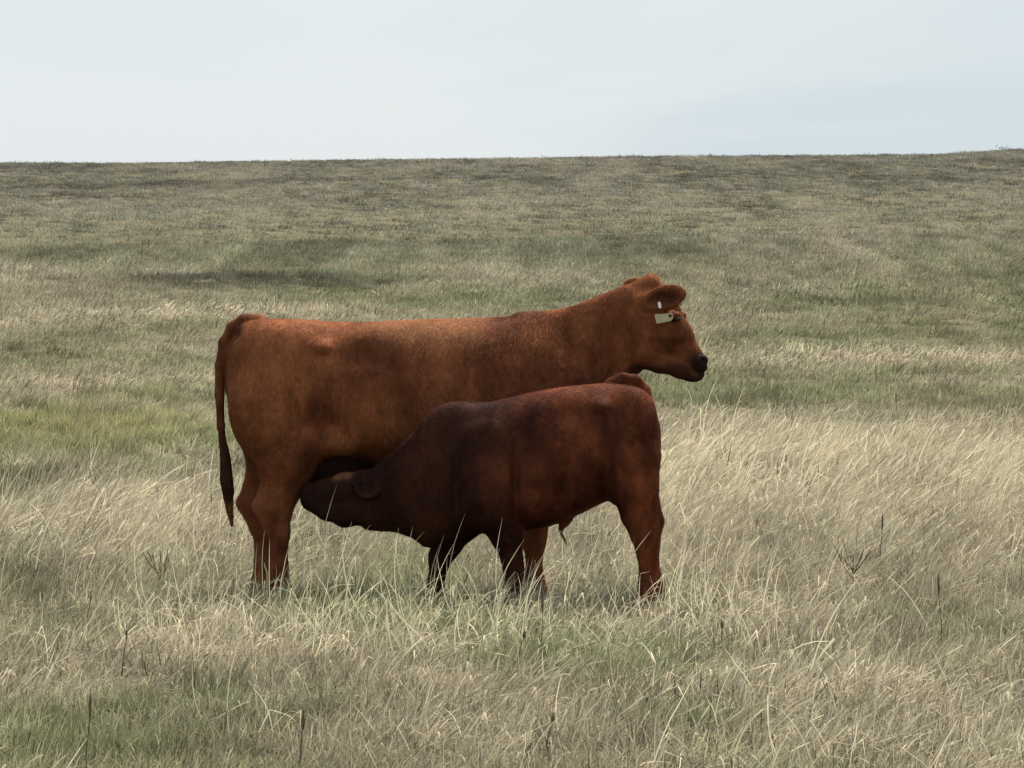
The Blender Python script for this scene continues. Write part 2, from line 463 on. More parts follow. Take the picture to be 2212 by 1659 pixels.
# ------------------------------------------------------------------ animals: implicit surfaces turned into one skin
class Skin:
    def __init__(self, lo, hi, step):
        self.lo = np.array(lo, float); self.h = step
        self.n = np.ceil((np.array(hi) - self.lo) / step).astype(int) + 1
        self.F = np.full(self.n, 0.5, np.float32)
        self.ax = [self.lo[i] + np.arange(self.n[i]) * step for i in range(3)]
    def block(self, lo, hi, pad):
        sl = []
        for i in range(3):
            a = int(np.clip(math.floor((lo[i] - pad - self.lo[i]) / self.h), 0, self.n[i]))
            b = int(np.clip(math.ceil((hi[i] + pad - self.lo[i]) / self.h) + 1, 0, self.n[i]))
            sl.append(slice(a, b))
        X, Y, Z = np.meshgrid(*[self.ax[i][sl[i]] for i in range(3)], indexing='ij')
        return tuple(sl), X, Y, Z
    def add(self, sl, d, k):
        A = self.F[sl]
        if A.size == 0: return
        h = np.clip(0.5 + 0.5 * (A - d) / k, 0, 1)
        self.F[sl] = A * (1 - h) + d * h - k * h * (1 - h)
    def cut(self, sl, d, k):
        A = self.F[sl]
        if A.size == 0: return
        d = -d
        h = np.clip(0.5 - 0.5 * (A - d) / k, 0, 1)
        self.F[sl] = A * (1 - h) + d * h + k * h * (1 - h)
    def seg(self, a, b, ra, rb, k=0.03, fy=1.0):
        a = np.array(a, float); b = np.array(b, float)
        R = max(ra, rb) * max(1, 1 / fy)
        sl, X, Y, Z = self.block(np.minimum(a, b) - R, np.maximum(a, b) + R, k + 0.04)
        ab = b - a
        s2 = np.array([1, fy, 1])
        abS = ab * s2
        t = ((X - a[0]) * abS[0] + (Y - a[1]) * fy * abS[1] + (Z - a[2]) * abS[2]) / (abS @ abS + 1e-9)
        t = np.clip(t, 0, 1)
        dx = X - a[0] - t * ab[0]; dy = (Y - a[1] - t * ab[1]) * fy; dz = Z - a[2] - t * ab[2]
        self.add(sl, np.sqrt(dx * dx + dy * dy + dz * dz) - (ra + (rb - ra) * t), k)
    def chain(self, pts, k=0.03, fy=1.0):
        for p, q in zip(pts[:-1], pts[1:]):
            self.seg(p[:3], q[:3], p[3], q[3], k, fy)
    def ell_d(self, c, r, M=None, pad=0.08):
        R = max(r)
        sl, X, Y, Z = self.block(np.array(c) - R, np.array(c) + R, pad)
        P = np.stack([X - c[0], Y - c[1], Z - c[2]], -1)
        if M is not None: P = P @ np.asarray(M).T        # rows of M: local axes
        r = np.array(r)
        k0 = np.sqrt(((P / r) ** 2).sum(-1)); k1 = np.sqrt(((P / r ** 2) ** 2).sum(-1)) + 1e-6
        return sl, k0 * (k0 - 1) / k1
    def ell(self, c, r, k=0.03, M=None):
        sl, d = self.ell_d(c, r, M, k + 0.05)
        self.add(sl, d, k)
    def carve(self, c, r, k=0.02, M=None):
        sl, d = self.ell_d(c, r, M, k + 0.05)
        self.cut(sl, d, k)
    def loft(self, st, k=0.05, n=2.3):
        """stations (x, ztop, zbot, halfwidth, ycentre, taper)"""
        st = sorted(st); S = np.array(st)
        lo = (S[0, 0], (S[:, 4] - S[:, 3]).min(), S[:, 2].min()); hi = (S[-1, 0], (S[:, 4] + S[:, 3]).max(), S[:, 1].max())
        sl, X, Y, Z = self.block(lo, hi, k + 0.06)
        xv = self.ax[0][sl[0]]
        xc = np.clip(xv, S[0, 0], S[-1, 0])
        def sm(j):                                   # smooth interpolation (cubic hermite)
            x, y = S[:, 0], S[:, j]
            m = np.gradient(y, x)
            i = np.clip(np.searchsorted(x, xc) - 1, 0, len(x) - 2)
            h = x[i + 1] - x[i]; t = (xc - x[i]) / h
            return ((2 * t**3 - 3 * t**2 + 1) * y[i] + (t**3 - 2 * t**2 + t) * h * m[i] + (-2 * t**3 + 3 * t**2) * y[i + 1] + (t**3 - t**2) * h * m[i + 1])
        zt, zb, w, yc, tp = [sm(j)[:, None, None] for j in (1, 2, 3, 4, 5)]
        zc = (zt + zb) / 2; hh = np.maximum((zt - zb) / 2, 0.01); w = np.maximum(w, 0.01)
        q = np.clip((Z - zc) / hh, -1.2, 1.2)
        wl_ = w * (1 - tp * q - 0.25 * np.abs(tp) * q * q)
        rad = ((np.abs(Y - yc) / wl_) ** n + (np.abs(Z - zc) / hh) ** n) ** (1 / n)
        d = (rad - 1) * np.minimum(w, hh)
        ex = np.abs(xv - xc)[:, None, None]
        d = np.where(ex > 0, np.sqrt(np.maximum(d, 0) ** 2 + ex ** 2) + np.minimum(d, 0) * 0.0, d)
        self.add(sl, d, k)
    def bump(self, c, s, amp):
        """raise (amp>0) or hollow (amp<0) the skin softly round a point"""
        s = np.array(s, float)
        sl, X, Y, Z = self.block(np.array(c) - 2.2 * s, np.array(c) + 2.2 * s, 0)
        g_ = np.exp(-(((X - c[0]) / s[0]) ** 2 + ((Y - c[1]) / s[1]) ** 2 + ((Z - c[2]) / s[2]) ** 2))
        self.F[sl] -= amp * g_
    def mesh(self, smooth=2):
        F = self.F; h = self.h
        nx, ny, nz = F.shape
        cor = [(i, j, k) for i in (0, 1) for j in (0, 1) for k in (0, 1)]
        sg = F < 0
        cnt = sum(sg[i:nx - 1 + i, j:ny - 1 + j, k:nz - 1 + k].astype(np.int8) for i, j, k in cor)
        act = (cnt > 0) & (cnt < 8)
        ids = np.full(act.shape, -1, np.int64)
        ai = np.argwhere(act)
        ids[act] = np.arange(len(ai))
        val = np.stack([F[ai[:, 0] + i, ai[:, 1] + j, ai[:, 2] + k] for i, j, k in cor], 1)
        acc = np.zeros((len(ai), 3)); num = np.zeros(len(ai))
        for a in range(8):
            for b in range(a + 1, 8):
                da = np.array(cor[b]) - np.array(cor[a])
                if np.abs(da).sum() != 1: continue
                va, vb = val[:, a], val[:, b]
                m = (va < 0) != (vb < 0)
                t = np.where(m, va / (va - vb + 1e-12), 0)
                acc += np.where(m[:, None], np.array(cor[a]) + t[:, None] * da, 0); num += m
        V = self.lo + h * (ai + acc / num[:, None])
        quads = []
        for ax in range(3):
            s0 = [slice(None)] * 3; s1 = [slice(None)] * 3
            s0[ax] = slice(0, -1); s1[ax] = slice(1, None)
            a, b = sg[tuple(s0)], sg[tuple(s1)]
            e_ = np.argwhere(a != b)
            u, v = [(1, 2), (2, 0), (0, 1)][ax]
            ok = (e_[:, u] > 0) & (e_[:, v] > 0) & (e_[:, u] < F.shape[u] - 1) & (e_[:, v] < F.shape[v] - 1)
            e_ = e_[ok]
            inside = a[tuple(e_.T)]
            du = np.zeros(3, int); du[u] = 1
            dv = np.zeros(3, int); dv[v] = 1
            q = np.stack([ids[tuple((e_ - du - dv).T)], ids[tuple((e_ - dv).T)], ids[tuple(e_.T)], ids[tuple((e_ - du).T)]], 1)
            q[~inside] = q[~inside][:, ::-1]
            quads.append(q)
        Q = np.concatenate(quads)
        E = np.concatenate([Q[:, [0, 1]], Q[:, [1, 2]], Q[:, [2, 3]], Q[:, [3, 0]]])
        for it in range(smooth):
            for lam in (0.5, -0.48):
                s_ = np.zeros_like(V); c_ = np.zeros(len(V))
                for c3 in range(3):
                    s_[:, c3] = np.bincount(E[:, 0], V[E[:, 1], c3], len(V)) + np.bincount(E[:, 1], V[E[:, 0], c3], len(V))
                c_ = np.bincount(E[:, 0], minlength=len(V)) + np.bincount(E[:, 1], minlength=len(V))
                V = V + lam * (s_ / c_[:, None] - V)
        return V, Q

def coat_material(name, light, mid, deep, patch_scale=3.0):
    m = NT(name)
    tco = m.n('ShaderNodeTexCoord')
    vec = tco.outputs['Object']
    stretch = m.mapped(vec, (1.0, 1.0, 0.75))
    big = m.noise(stretch, patch_scale, 4, 0.55, 0.4)
    fine = m.noise(m.mapped(vec, (60, 60, 22)), 1.0, 3, 0.6)
    c = m.ramp(big, [(0.34, deep), (0.50, mid), (0.66, light)])
    med = m.noise(m.mapped(vec, (1.0, 1.0, 0.6)), patch_scale * 3.3, 4, 0.6, 0.8)
    c = m.mix(0.48, c, m.ramp(med, [(0.3, (0.22, 0.22, 0.22)), (0.7, (0.80, 0.78, 0.74))]), 'OVERLAY')
    c = m.mix(0.22, c, m.ramp(fine, [(0.25, (0.35, 0.35, 0.35)), (0.75, (0.70, 0.68, 0.66))]), 'OVERLAY')
    pg = m.n('ShaderNodeAttribute', attribute_type='GEOMETRY', attribute_name='pigment_shade')   # dark skin of muzzle, tail switch, hooves; also painted shade and brow light
    hr = m.n('ShaderNodeAttribute', attribute_type='GEOMETRY', attribute_name='hair')       # per-hair tone
    psep = m.n('ShaderNodeSeparateColor'); m.l(pg.outputs['Color'], psep.inputs[0])
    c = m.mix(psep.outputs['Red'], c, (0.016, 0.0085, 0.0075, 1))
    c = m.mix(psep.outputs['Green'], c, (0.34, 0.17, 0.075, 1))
    c = m.mix(1.0, c, m.math('ADD', hr.outputs['Fac'], 1.0), 'MULTIPLY')
    nrm = m.n('ShaderNodeAttribute', attribute_type='GEOMETRY', attribute_name='lie')
    bp = m.n('ShaderNodeBump'); bp.inputs['Strength'].default_value = 0.35; bp.inputs['Distance'].default_value = 0.006
    m.l(m.noise(m.mapped(vec, (45, 45, 14)), 1.0, 4, 0.65), bp.inputs['Height'])
    b = m.n('ShaderNodeBsdfPrincipled')
    m.l(c, b.inputs['Base Color'])
    b.inputs['Roughness'].default_value = 0.62
    b.inputs['Specular IOR Level'].default_value = 0.02
    m.l(bp.outputs[0], b.inputs['Normal'])
    m.l(b.outputs[0], m.out.inputs['Surface'])
    return m.mat

def hair_material(name, body):
    """same coat, shaded with the direction of the skin it grows on"""
    mat = body.copy(); mat.name = name
    t = mat.node_tree
    b = [n for n in t.nodes if n.type == 'BSDF_PRINCIPLED'][0]
    for l_ in list(b.inputs['Normal'].links): t.links.remove(l_)
    a = [n for n in t.nodes if n.type == 'ATTRIBUTE' and n.attribute_name == 'lie'][0]
    t.links.new(a.outputs['Vector'], b.inputs['Normal'])
    return mat

def face_normals(V, Q):
    n_ = np.cross(V[Q[:, 2]] - V[Q[:, 0]], V[Q[:, 3]] - V[Q[:, 1]])
    a_ = np.linalg.norm(n_, axis=1)
    return n_ / (a_[:, None] + 1e-12), a_ / 2

def vertex_normals(V, Q):
    n_, a_ = face_normals(V, Q)
    vn = np.zeros_like(V)
    for c in range(4):
        for k in range(3):
            vn[:, k] += np.bincount(Q[:, c], n_[:, k] * a_, len(V))
    return vn / (np.linalg.norm(vn, axis=1, keepdims=True) + 1e-12)

def grow_coat(V, Q, PG, n, flow, length, seed, width=0.0022, lift=0.30):
    """short hairs over the skin: flow(P) gives the lie of the coat, length(P, PG) the hair length"""
    r = np.random.default_rng(seed)
    fn, fa = face_normals(V, Q)
    vn = vertex_normals(V, Q)
    f = r.choice(len(Q), n, p=fa / fa.sum())
    u, v = r.uniform(0, 1, (2, n, 1))
    q = Q[f]
    bil = lambda A: (A[q[:, 0]] * (1 - u) + A[q[:, 1]] * u) * (1 - v) + (A[q[:, 3]] * (1 - u) + A[q[:, 2]] * u) * v
    P = bil(V); Nn = bil(vn); Nn /= np.linalg.norm(Nn, axis=1, keepdims=True)
    pg = bil(PG)
    Lp = length(P, pg)
    d = flow(P) + r.normal(0, 1, (n, 3)) * (0.22 + 30 * np.clip(Lp - 0.020, 0, 1))[:, None]
    d = d - Nn * (d * Nn).sum(1, keepdims=True)
    d /= np.linalg.norm(d, axis=1, keepdims=True) + 1e-9
    Ln = (length(P, pg) * r.uniform(0.6, 1.3, n))[:, None]
    lf = lift * r.uniform(0.5, 1.6, (n, 1))
    side = np.cross(Nn, d)
    tip1 = P + (d * (1 - lf * 0.4) + Nn * lf * 1.0) * Ln * 0.55
    tip2 = P + (d * 1.0 + Nn * lf * 0.75 + np.array([0, 0, -0.10])) * Ln
    w = width * r.uniform(0.6, 1.3, (n, 1)) / 2
    VV = np.stack([P - side * w - Nn * 0.001, P + side * w - Nn * 0.001, tip1 + side * w * 0.8, tip1 - side * w * 0.8, tip2], 1).reshape(-1, 3)
    b = np.arange(n) * 5
    T = np.concatenate([np.stack([b, b + 1, b + 2], 1), np.stack([b, b + 2, b + 3], 1), np.stack([b + 3, b + 2, b + 4], 1)])
    tone = np.repeat(r.normal(0, 0.06, n), 5)
    lie = np.repeat(Nn + 0.18 * d, 5, 0)
    return VV, T, tone, np.repeat(pg, 5, 0), lie

def coat_object(name, parent, mat, data):
    VV, T, tone, pg, lie = data
    me = new_mesh(name, VV, tris=T, smooth=True)
    attr(me, 'hair', 'FLOAT', tone)
    attr(me, 'pigment_shade', 'FLOAT_COLOR', np.concatenate([pg, np.ones((len(pg), 1))], 1))
    attr(me, 'lie', 'FLOAT_VECTOR', lie)
    return link(name, me, parent, mat)

def strand_bundle(curve, n, spread, seed, w=0.003, segs=6):
    """loose hairs following a curve (list of points), spread = radius along it"""
    r = np.random.default_rng(seed)
    C = np.array(curve, float); S = np.array(spread, float)
    tt = np.linspace(0, 1, len(C))
    V, T, tone, lie = [], [], [], []
    for i in range(n):
        t0 = r.uniform(0, 0.45); t1 = min(1.0, t0 + r.uniform(0.35, 0.7))
        ang = r.uniform(0, 2 * math.pi); rr = math.sqrt(r.uniform())
        base = len(V); tn = r.normal(0, 0.22)
        for s in range(segs + 1):
            t = t0 + (t1 - t0) * s / segs
            c = np.array([np.interp(t, tt, C[:, k]) for k in range(3)])
            sp = np.interp(t, tt, S) * rr
            ang += r.normal(0, 0.12)
            o_ = np.array([math.cos(ang), math.sin(ang), 0])
            ww = w * (1 - 0.7 * s / segs) / 2
            sd = np.array([-math.sin(ang), math.cos(ang), 0])
            V += [c + o_ * sp - sd * ww, c + o_ * sp + sd * ww]; tone += [tn, tn]; lie += [o_ * 0.8 + np.array([0, -0.3, 0.2])] * 2
            if s:
                k = base + 2 * s
                T += [(k - 2, k - 1, k + 1), (k - 2, k + 1, k)]
    return np.array(V), np.array(T), np.array(tone), np.array(lie)

def small(name, parent, mat, pts, faces, smooth=True):
    return link(name, new_mesh(name, pts, faces=faces, smooth=smooth), parent, mat)

def ball(c, r, M=None, nu=14, nv_=9):
    P, F = [], []
    r = np.array(r if hasattr(r, '__len__') else (r, r, r), float)
    for j in range(nv_ + 1):
        th = math.pi * j / nv_
        for i in range(nu):
            ph = 2 * math.pi * i / nu
            p = np.array([math.sin(th) * math.cos(ph), math.sin(th) * math.sin(ph), math.cos(th)]) * r
            if M is not None: p = np.asarray(M).T @ p
            P.append(p + np.array(c))
    for j in range(nv_):
        for i in range(nu):
            a = j * nu + i; b = j * nu + (i + 1) % nu
            F.append((a, a + nu, b + nu, b))
    return P, F

def simple_mat(name, col, rough=0.6, spec=0.3, var=0.0, scale=40):
    m = NT(name)
    b = m.n('ShaderNodeBsdfPrincipled')
    tco = m.n('ShaderNodeTexCoord')
    nz = m.noise(tco.outputs['Object'], scale, 3, 0.6)
    c = m.ramp(nz, [(0.3, tuple(x * (1 - var) for x in col)), (0.7, tuple(min(1, x * (1 + var)) for x in col))])
    m.l(c, b.inputs['Base Color'])
    b.inputs['Roughness'].default_value = rough
    b.inputs['Specular IOR Level'].default_value = spec
    m.l(b.outputs[0], m.out.inputs['Surface'])
    return m.mat

M_EYE = simple_mat('wet_dark_eye', (0.008, 0.006, 0.005), 0.12, 0.6)
M_TAG = simple_mat('worn_cream_plastic', (0.42, 0.375, 0.24), 0.55, 0.4, 0.12, 30)
M_CLIP = simple_mat('bright_metal_clip', (0.80, 0.82, 0.82), 0.35, 0.6)
M_STUD = simple_mat('dark_stud', (0.02, 0.018, 0.015), 0.4, 0.4)
M_HOOF = simple_mat('horn_hoof', (0.035, 0.027, 0.022), 0.5, 0.3, 0.3)
M_SKIN = simple_mat('udder_skin', (0.22, 0.11, 0.085), 0.55, 0.3, 0.15)

def hoof(parent, x, y, s=1.0, face=1):
    """cloven hoof: two claws with a slit between"""
    P, F = [], []
    for sd in (-1, 1):
        b = len(P)
        prof = [(-0.045, 0.0), (0.075, 0.0), (0.055, 0.035), (0.02, 0.085), (-0.04, 0.07)]
        for yy in (0.004, 0.022, 0.046):
            q = 1.0 if yy < 0.03 else 0.8
            for (a, c) in prof:
                P.append((x + face * s * a * q, y + sd * s * yy, max(0.0, s * c) - 0.01))
        m = len(prof)
        for k in range(2):
            for i in range(m):
                j = (i + 1) % m
                F.append((b + k * m + i, b + k * m + j, b + (k + 1) * m + j, b + (k + 1) * m + i))
        F.append(tuple(b + i for i in range(m))[::-1]); F.append(tuple(b + 2 * m + i for i in range(m)))
    return small('hoof', parent, M_HOOF, P, F, smooth=False)

def axes(long, wide):
    a = np.array(long, float); a /= np.linalg.norm(a)
    b = np.array(wide, float); b -= a * (a @ b); b /= np.linalg.norm(b)
    return np.stack([a, b, np.cross(a, b)])

# ---------------------------------------------------------------- the cow (faces +X)
COW_Y = 24.4
S1 = 10700 / COW_Y
cow_x0 = (850 - 1106) / S1
cow_z0 = float(ground_z(np.array([cow_x0]), np.array([COW_Y]))[0])
CX = lambda px: (px - 850) / S1                       # profile units -> metres from the root
CZ = lambda py: (1312 - py) / S1
c3 = lambda px, py, y=0.0: (CX(px), y, CZ(py))
cow = bpy.data.objects.new('cow', None); COL.objects.link(cow)
cow.location = (cow_x0, COW_Y, cow_z0)
tag(cow, 'large russet brown cow standing with her head up, cream tag in one ear', 'cow')

sk = Skin((CX(440), -0.50, -0.03), (CX(1550), 0.50, CZ(570)), 0.0095)
L = lambda rows: [(CX(a), CZ(t), CZ(b), w, yc, tp) for (a, t, b, w, yc, tp) in rows]
sk.loft(L([(489, 752, 850, .05, 0, .0), (500, 722, 890, .13, 0, .0), (520, 700, 915, .19, 0, .0), (550, 692, 940, .23, 0, .02), (600, 690, 962, .265, 0, .04),
           (660, 692, 974, .285, 0, .08), (720, 696, 976, .305, 0, .12), (780, 697, 990, .335, 0, .15), (850, 694, 1012, .36, 0, .17), (950, 690, 1032, .375, 0, .18),
           (1050, 688, 1040, .365, 0, .20), (1120, 684, 1042, .335, 0, .28), (1180, 684, 1042, .295, 0, .40), (1240, 700, 1035, .25, 0, .46), (1290, 745, 1010, .19, 0, .3),
           (1330, 800, 960, .11, 0, 0), (1345, 850, 925, .05, 0, 0)]), k=0.06, n=2.35)
sk.loft(L([(1120, 688, 930, .17, 0, .2), (1180, 684, 950, .17, 0, .3), (1220, 670, 935, .17, 0, .28), (1260, 653, 895, .16, 0, .2), (1300, 637, 856, .145, 0, .1),
           (1340, 621, 828, .13, 0, .06), (1375, 611, 812, .12, 0, .02), (1400, 612, 790, .11, 0, 0)]), k=0.07, n=2.1)
# thighs and hind legs
for sd, dx in ((-1, 0), (1, -42)):
    y = sd * 0.165
    sk.ell(c3(585, 870, sd * 0.12), (.205, .165, .30), 0.06)
    sk.chain([c3(590 + dx * .2, 830, sd * .13) + (.16,), c3(600 + dx * .5, 930, y) + (.155,), c3(620 + dx * .8, 1000, y) + (.132,), c3(614 + dx, 1050, y) + (.090,),
              c3(600 + dx, 1095, y) + (.076,), c3(606 + dx, 1148, y) + (.048,), c3(606 + dx, 1225, y) + (.040,), c3(606 + dx, 1265, y) + (.052,), c3(612 + dx, 1296, y) + (.048,)], 0.035, 1.18)
    sk.chain([c3(588 + dx, 1030, y) + (.04,), c3(563 + dx, 1092, y) + (.030,), c3(590 + dx, 1142, y) + (.030,)], 0.03)      # point of hock and tendon
    sk.chain([c3(650 + dx * .4, 950, sd * .2) + (.075,), c3(654 + dx * .6, 1000, sd * .19) + (.05,)], 0.05)                   # stifle
# flank fold
for sd in (-1, 1):
    sk.chain([c3(655, 975, sd * .19) + (.055,), c3(700, 950, sd * .20) + (.06,), c3(760, 950, sd * .20) + (.06,)], 0.09)
# shoulders and forelegs
for sd, dx in ((-1, 0), (1, -44)):
    y = sd * 0.15
    sk.ell(c3(1212, 895, sd * 0.15), (.14, .11, .22), 0.10)
    sk.chain([c3(1236, 910, sd * .16) + (.125,), c3(1196, 990, y) + (.11,), c3(1172 + dx * .6, 1060, y) + (.078,), c3(1158 + dx, 1140, y) + (.050,), c3(1154 + dx, 1165, y) + (.052,),
              c3(1154 + dx, 1235, y) + (.036,), c3(1155 + dx, 1265, y) + (.05,), c3(1162 + dx, 1296, y) + (.048,)], 0.035, 1.15)
# udder
sk.ell(c3(722, 1008, 0), (.205, .15, .115), 0.04)
# tail
sk.chain([c3(560, 702) + (.05,), c3(530, 700) + (.046,), c3(507, 712) + (.041,), c3(488, 742) + (.035,), c3(477, 790) + (.028,), c3(474, 850) + (.023,), c3(477, 920) + (.019,),
          c3(482, 985) + (.017,), c3(487, 1040) + (.012,)], 0.012)
# head, turned a touch towards the camera
HA = math.radians(9)
def h3(px, py, y=0.0):
    x = CX(px) - CX(1390)
    return (CX(1390) + x * math.cos(HA) + y * math.sin(HA) + 0.004, -x * math.sin(HA) + y * math.cos(HA), CZ(py))
HM = np.array([[math.cos(HA), -math.sin(HA), 0], [math.sin(HA), math.cos(HA), 0], [0, 0, 1]])
sk.ell(h3(1409, 668), (.116, .110, .118), 0.045, HM)
sk.ell(h3(1404, 619), (.046, .062, .056), 0.022, HM)
sk.ell(h3(1392, 622), (.05, .05, .035), 0.03, HM)
for (a, b, ra, rb) in (((1428, 690), (1456, 730), .106, .086), ((1458, 730), (1484, 770), .088, .066), ((1484, 770), (1503, 789), .066, .058)):
    sk.seg(h3(*a), h3(*b), ra, rb, 0.03, 1.12)
for sd in (-1, 1):
    sk.ell(h3(1408, 738, sd * .062), (.095, .050, .115), 0.05, HM)                                   # cheek
    sk.chain([h3(1388, 765, sd * .06) + (.055,), h3(1425, 786, sd * .05) + (.040,), h3(1470, 800, sd * .03) + (.036,), h3(1498, 806, sd * .02) + (.036,)], 0.035)
    sk.ell(h3(1460, 683, sd * .090), (.040, .028, .024), 0.02, HM)                                    # brow
    sk.ell(h3(1514, 781, sd * .038), (.026, .026, .022), 0.015, HM)                                   # nostril wing
    sk.carve(h3(1521, 781, sd * .052), (.014, .016, .011), 0.008, HM)
    sk.bump(h3(1440, 760, sd * .085), (.05, .04, .03), -0.008)
sk.ell(h3(1506, 784), (.034, .060, .036), 0.02, HM)
sk.ell(h3(1515, 777), (.032, .050, .021), 0.012, HM)                 # nose pad
sk.ell(h3(1512, 796), (.028, .056, .020), 0.012, HM)                 # upper lip
sk.ell(h3(1496, 813), (.050, .048, .027), 0.015, HM)                 # lower lip and chin
sk.carve(h3(1532, 788, 0), (.014, .09, .008), 0.008, HM)
sk.bump(h3(1512, 804, 0), (.030, .10, .006), -0.012)
for sd in (-1, 1):
    sk.carve(h3(1520, 777, sd * .045), (.016, .016, .012), 0.006, HM)
    sk.bump(h3(1478, 742, sd * .075), (.05, .035, .018), -0.010)      # groove along the nasal bone
    sk.bump(h3(1430, 728, sd * .105), (.06, .04, .016), 0.009)        # cheek ridge
    sk.bump(h3(1398, 775, sd * .09), (.04, .05, .04), 0.012)          # jaw angle
    sk.bump(h3(1440, 705, sd * .10), (.03, .04, .02), -0.008)
# ears: near one swung forward and open to the side, far one laid back behind the neck crest
ME = axes((0.165, -0.085, 0.046), (-0.25, -0.03, 1.0))
ec = np.array(h3(1398, 654, -.10))
sk.seg(ec + ME[0] * -.03, ec + ME[0] * .05, .036, .038, 0.03)
sk.ell(tuple(ec + ME[0] * .112), (.114, .060, .024), 0.014, ME)
nz_ = ME[2] if ME[2][1] < 0 else -ME[2]
sk.carve(tuple(ec + ME[0] * .118 + nz_ * .024 + np.array([0, 0, -.010])), (.094, .046, .034), 0.006, ME)
MF = axes((-0.10, 0.11, 0.02), (0.2, 0, 1.0))
ef = np.array(h3(1405, 640, .09))
sk.seg(ef, ef + MF[0] * .06, .033, .035, 0.03)
sk.ell(tuple(ef + MF[0] * .12 + np.array([0, 0, .022])), (.095, .05, .022), 0.02, MF)
# modelling of the flanks
for sd in (-1, 1):
    B = sk.bump
    B(c3(700, 748, sd * .25), (.05, .10, .036), .042)        # hook bone
    B(c3(790, 770, sd * .29), (.10, .12, .07), -.052)      # hollow of the loin
    B(c3(520, 752, sd * .12), (.05, .08, .05), .026)        # pin bone
    B(c3(545, 800, sd * .22), (.05, .10, .12), -.020)
    B(c3(640, 890, sd * .30), (.030, .10, .13), -.030)
    B(c3(575, 880, sd * .28), (.05, .10, .14), .016)
    B(c3(880, 850, sd * .37), (.07, .1, .05), -.012)
    B(c3(1060, 980, sd * .33), (.10, .1, .05), -.014)
    B(c3(662, 962, sd * .26), (.035, .08, .07), .030)
    B(c3(728, 925, sd * .28), (.06, .12, .12), -.034)       # behind the stifle
    B(c3(690, 840, sd * .32), (.08, .1, .10), .008)
    B(c3(1140, 830, sd * .33), (.035, .12, .22), -.026)     # behind the shoulder
    B(c3(1215, 830, sd * .22), (.04, .1, .14), .008)
    B(c3(1285, 750, sd * .14), (.05, .1, .12), -.008)
    B(c3(1345, 730, sd * .13), (.035, .08, .11), -.012)     # throat groove
    for i, px in enumerate((850, 890, 930, 970, 1010, 1050)):
        B(c3(px + 8, 870, sd * .37), (.014, .1, .20), .009)
    for i in range(7):                                      # folds of the neck
        B(c3(1190 + i * 17, 770 - i * 4, sd * .18), (.010, .1, .16), .007 if i % 2 else -.007)
B(c3(512, 735, -.07), (.045, .06, .045), -.050)             # hollow beside the tail
B(c3(512, 735, .07), (.045, .06, .045), -.050)
cV, cQ = sk.mesh(2)

def near_to(V, pts, rad, soft):
    d = np.full(len(V), 9.0)
    for p in pts:
        d = np.minimum(d, np.linalg.norm((V - np.array(p[:3])), axis=1) - (p[3] if len(p) > 3 else 0))
    return 1 - sstep(rad, rad + soft, d)

mz = near_to(cV, [h3(1512, 786, -.03), h3(1512, 786, .03), h3(1508, 800), h3(1497, 814), h3(1482, 816), h3(1465, 812)], 0.035, 0.065)
jaw_shade = near_to(cV, [h3(a_, b_, y_) for a_, b_ in ((1380, 800), (1400, 806), (1425, 810), (1450, 812), (1470, 812)) for y_ in (-.05, 0, .05)], 0.048, 0.045) * 0.85  # shade under the jaw, painted into the coat colour
mz = np.maximum(mz, jaw_shade)
earin = np.exp(-((np.linalg.norm((cV - (ec + ME[0] * .12 + nz_ * .012)) / np.array([.08, .05, .045]), axis=1)) ** 2)) * 0.85  # darker hair inside the ear, with its shade painted in too
eyer = near_to(cV, [h3(1463, 690, -.095)], 0.012, 0.03) * 0.8
tl = near_to(cV, [c3(482, 1000), c3(486, 1040), c3(478, 950)], 0.03, 0.05) * 0.6
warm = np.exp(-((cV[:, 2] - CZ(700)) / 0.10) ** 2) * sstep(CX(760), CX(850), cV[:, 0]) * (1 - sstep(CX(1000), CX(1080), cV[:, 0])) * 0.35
udder_shade = (1 - sstep(0.95, 1.25, np.linalg.norm((cV - np.array(c3(728, 1018, 0))) / np.array([.20, .17, .115]), axis=1))) * 0.93  # deep shade round udder and belly underside, painted as dark colour
cPG = np.stack([np.clip(np.maximum.reduce([mz, earin, eyer, tl, udder_shade]), 0, 1), warm, np.zeros(len(cV))], 1)
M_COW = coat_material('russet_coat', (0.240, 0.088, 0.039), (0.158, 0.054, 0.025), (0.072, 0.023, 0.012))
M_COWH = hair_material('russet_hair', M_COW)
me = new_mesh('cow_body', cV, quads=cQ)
attr(me, 'pigment_shade', 'FLOAT_COLOR', np.concatenate([cPG, np.ones((len(cV), 1))], 1))
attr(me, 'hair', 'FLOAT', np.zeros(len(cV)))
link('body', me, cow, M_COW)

def cow_flow(P):
    d = np.tile(np.array([-0.85, 0, -0.55]), (len(P), 1))
    leg = sstep(CZ(960), CZ(1040), P[:, 2])[:, None]        # hair hangs straight on the legs
    d = d * leg + np.array([-0.1, 0, -1.0]) * (1 - leg)
    nk = sstep(CX(1200), CX(1260), P[:, 0])[:, None] * (1 - sstep(CX(1380), CX(1420), P[:, 0]))[:, None]
    d = d * (1 - nk) + np.array([-0.35, 0, -1.0]) * nk
    return d
def cow_len(P, pg):
    L_ = np.full(len(P), 0.020)
    L_ += 0.028 * near_to(P, [h3(1404, 602)], 0.035, 0.05)
    L_ += 0.012 * near_to(P, [tuple(ec + ME[0] * .17), tuple(ef + MF[0] * .17)], 0.03, 0.08)
    return L_ * (1 - 0.7 * np.clip(pg[:, 0], 0, 1))
coat_object('coat', cow, M_COWH, grow_coat(cV, cQ, cPG, 220000, cow_flow, cow_len, 3, 0.0017, 0.13))
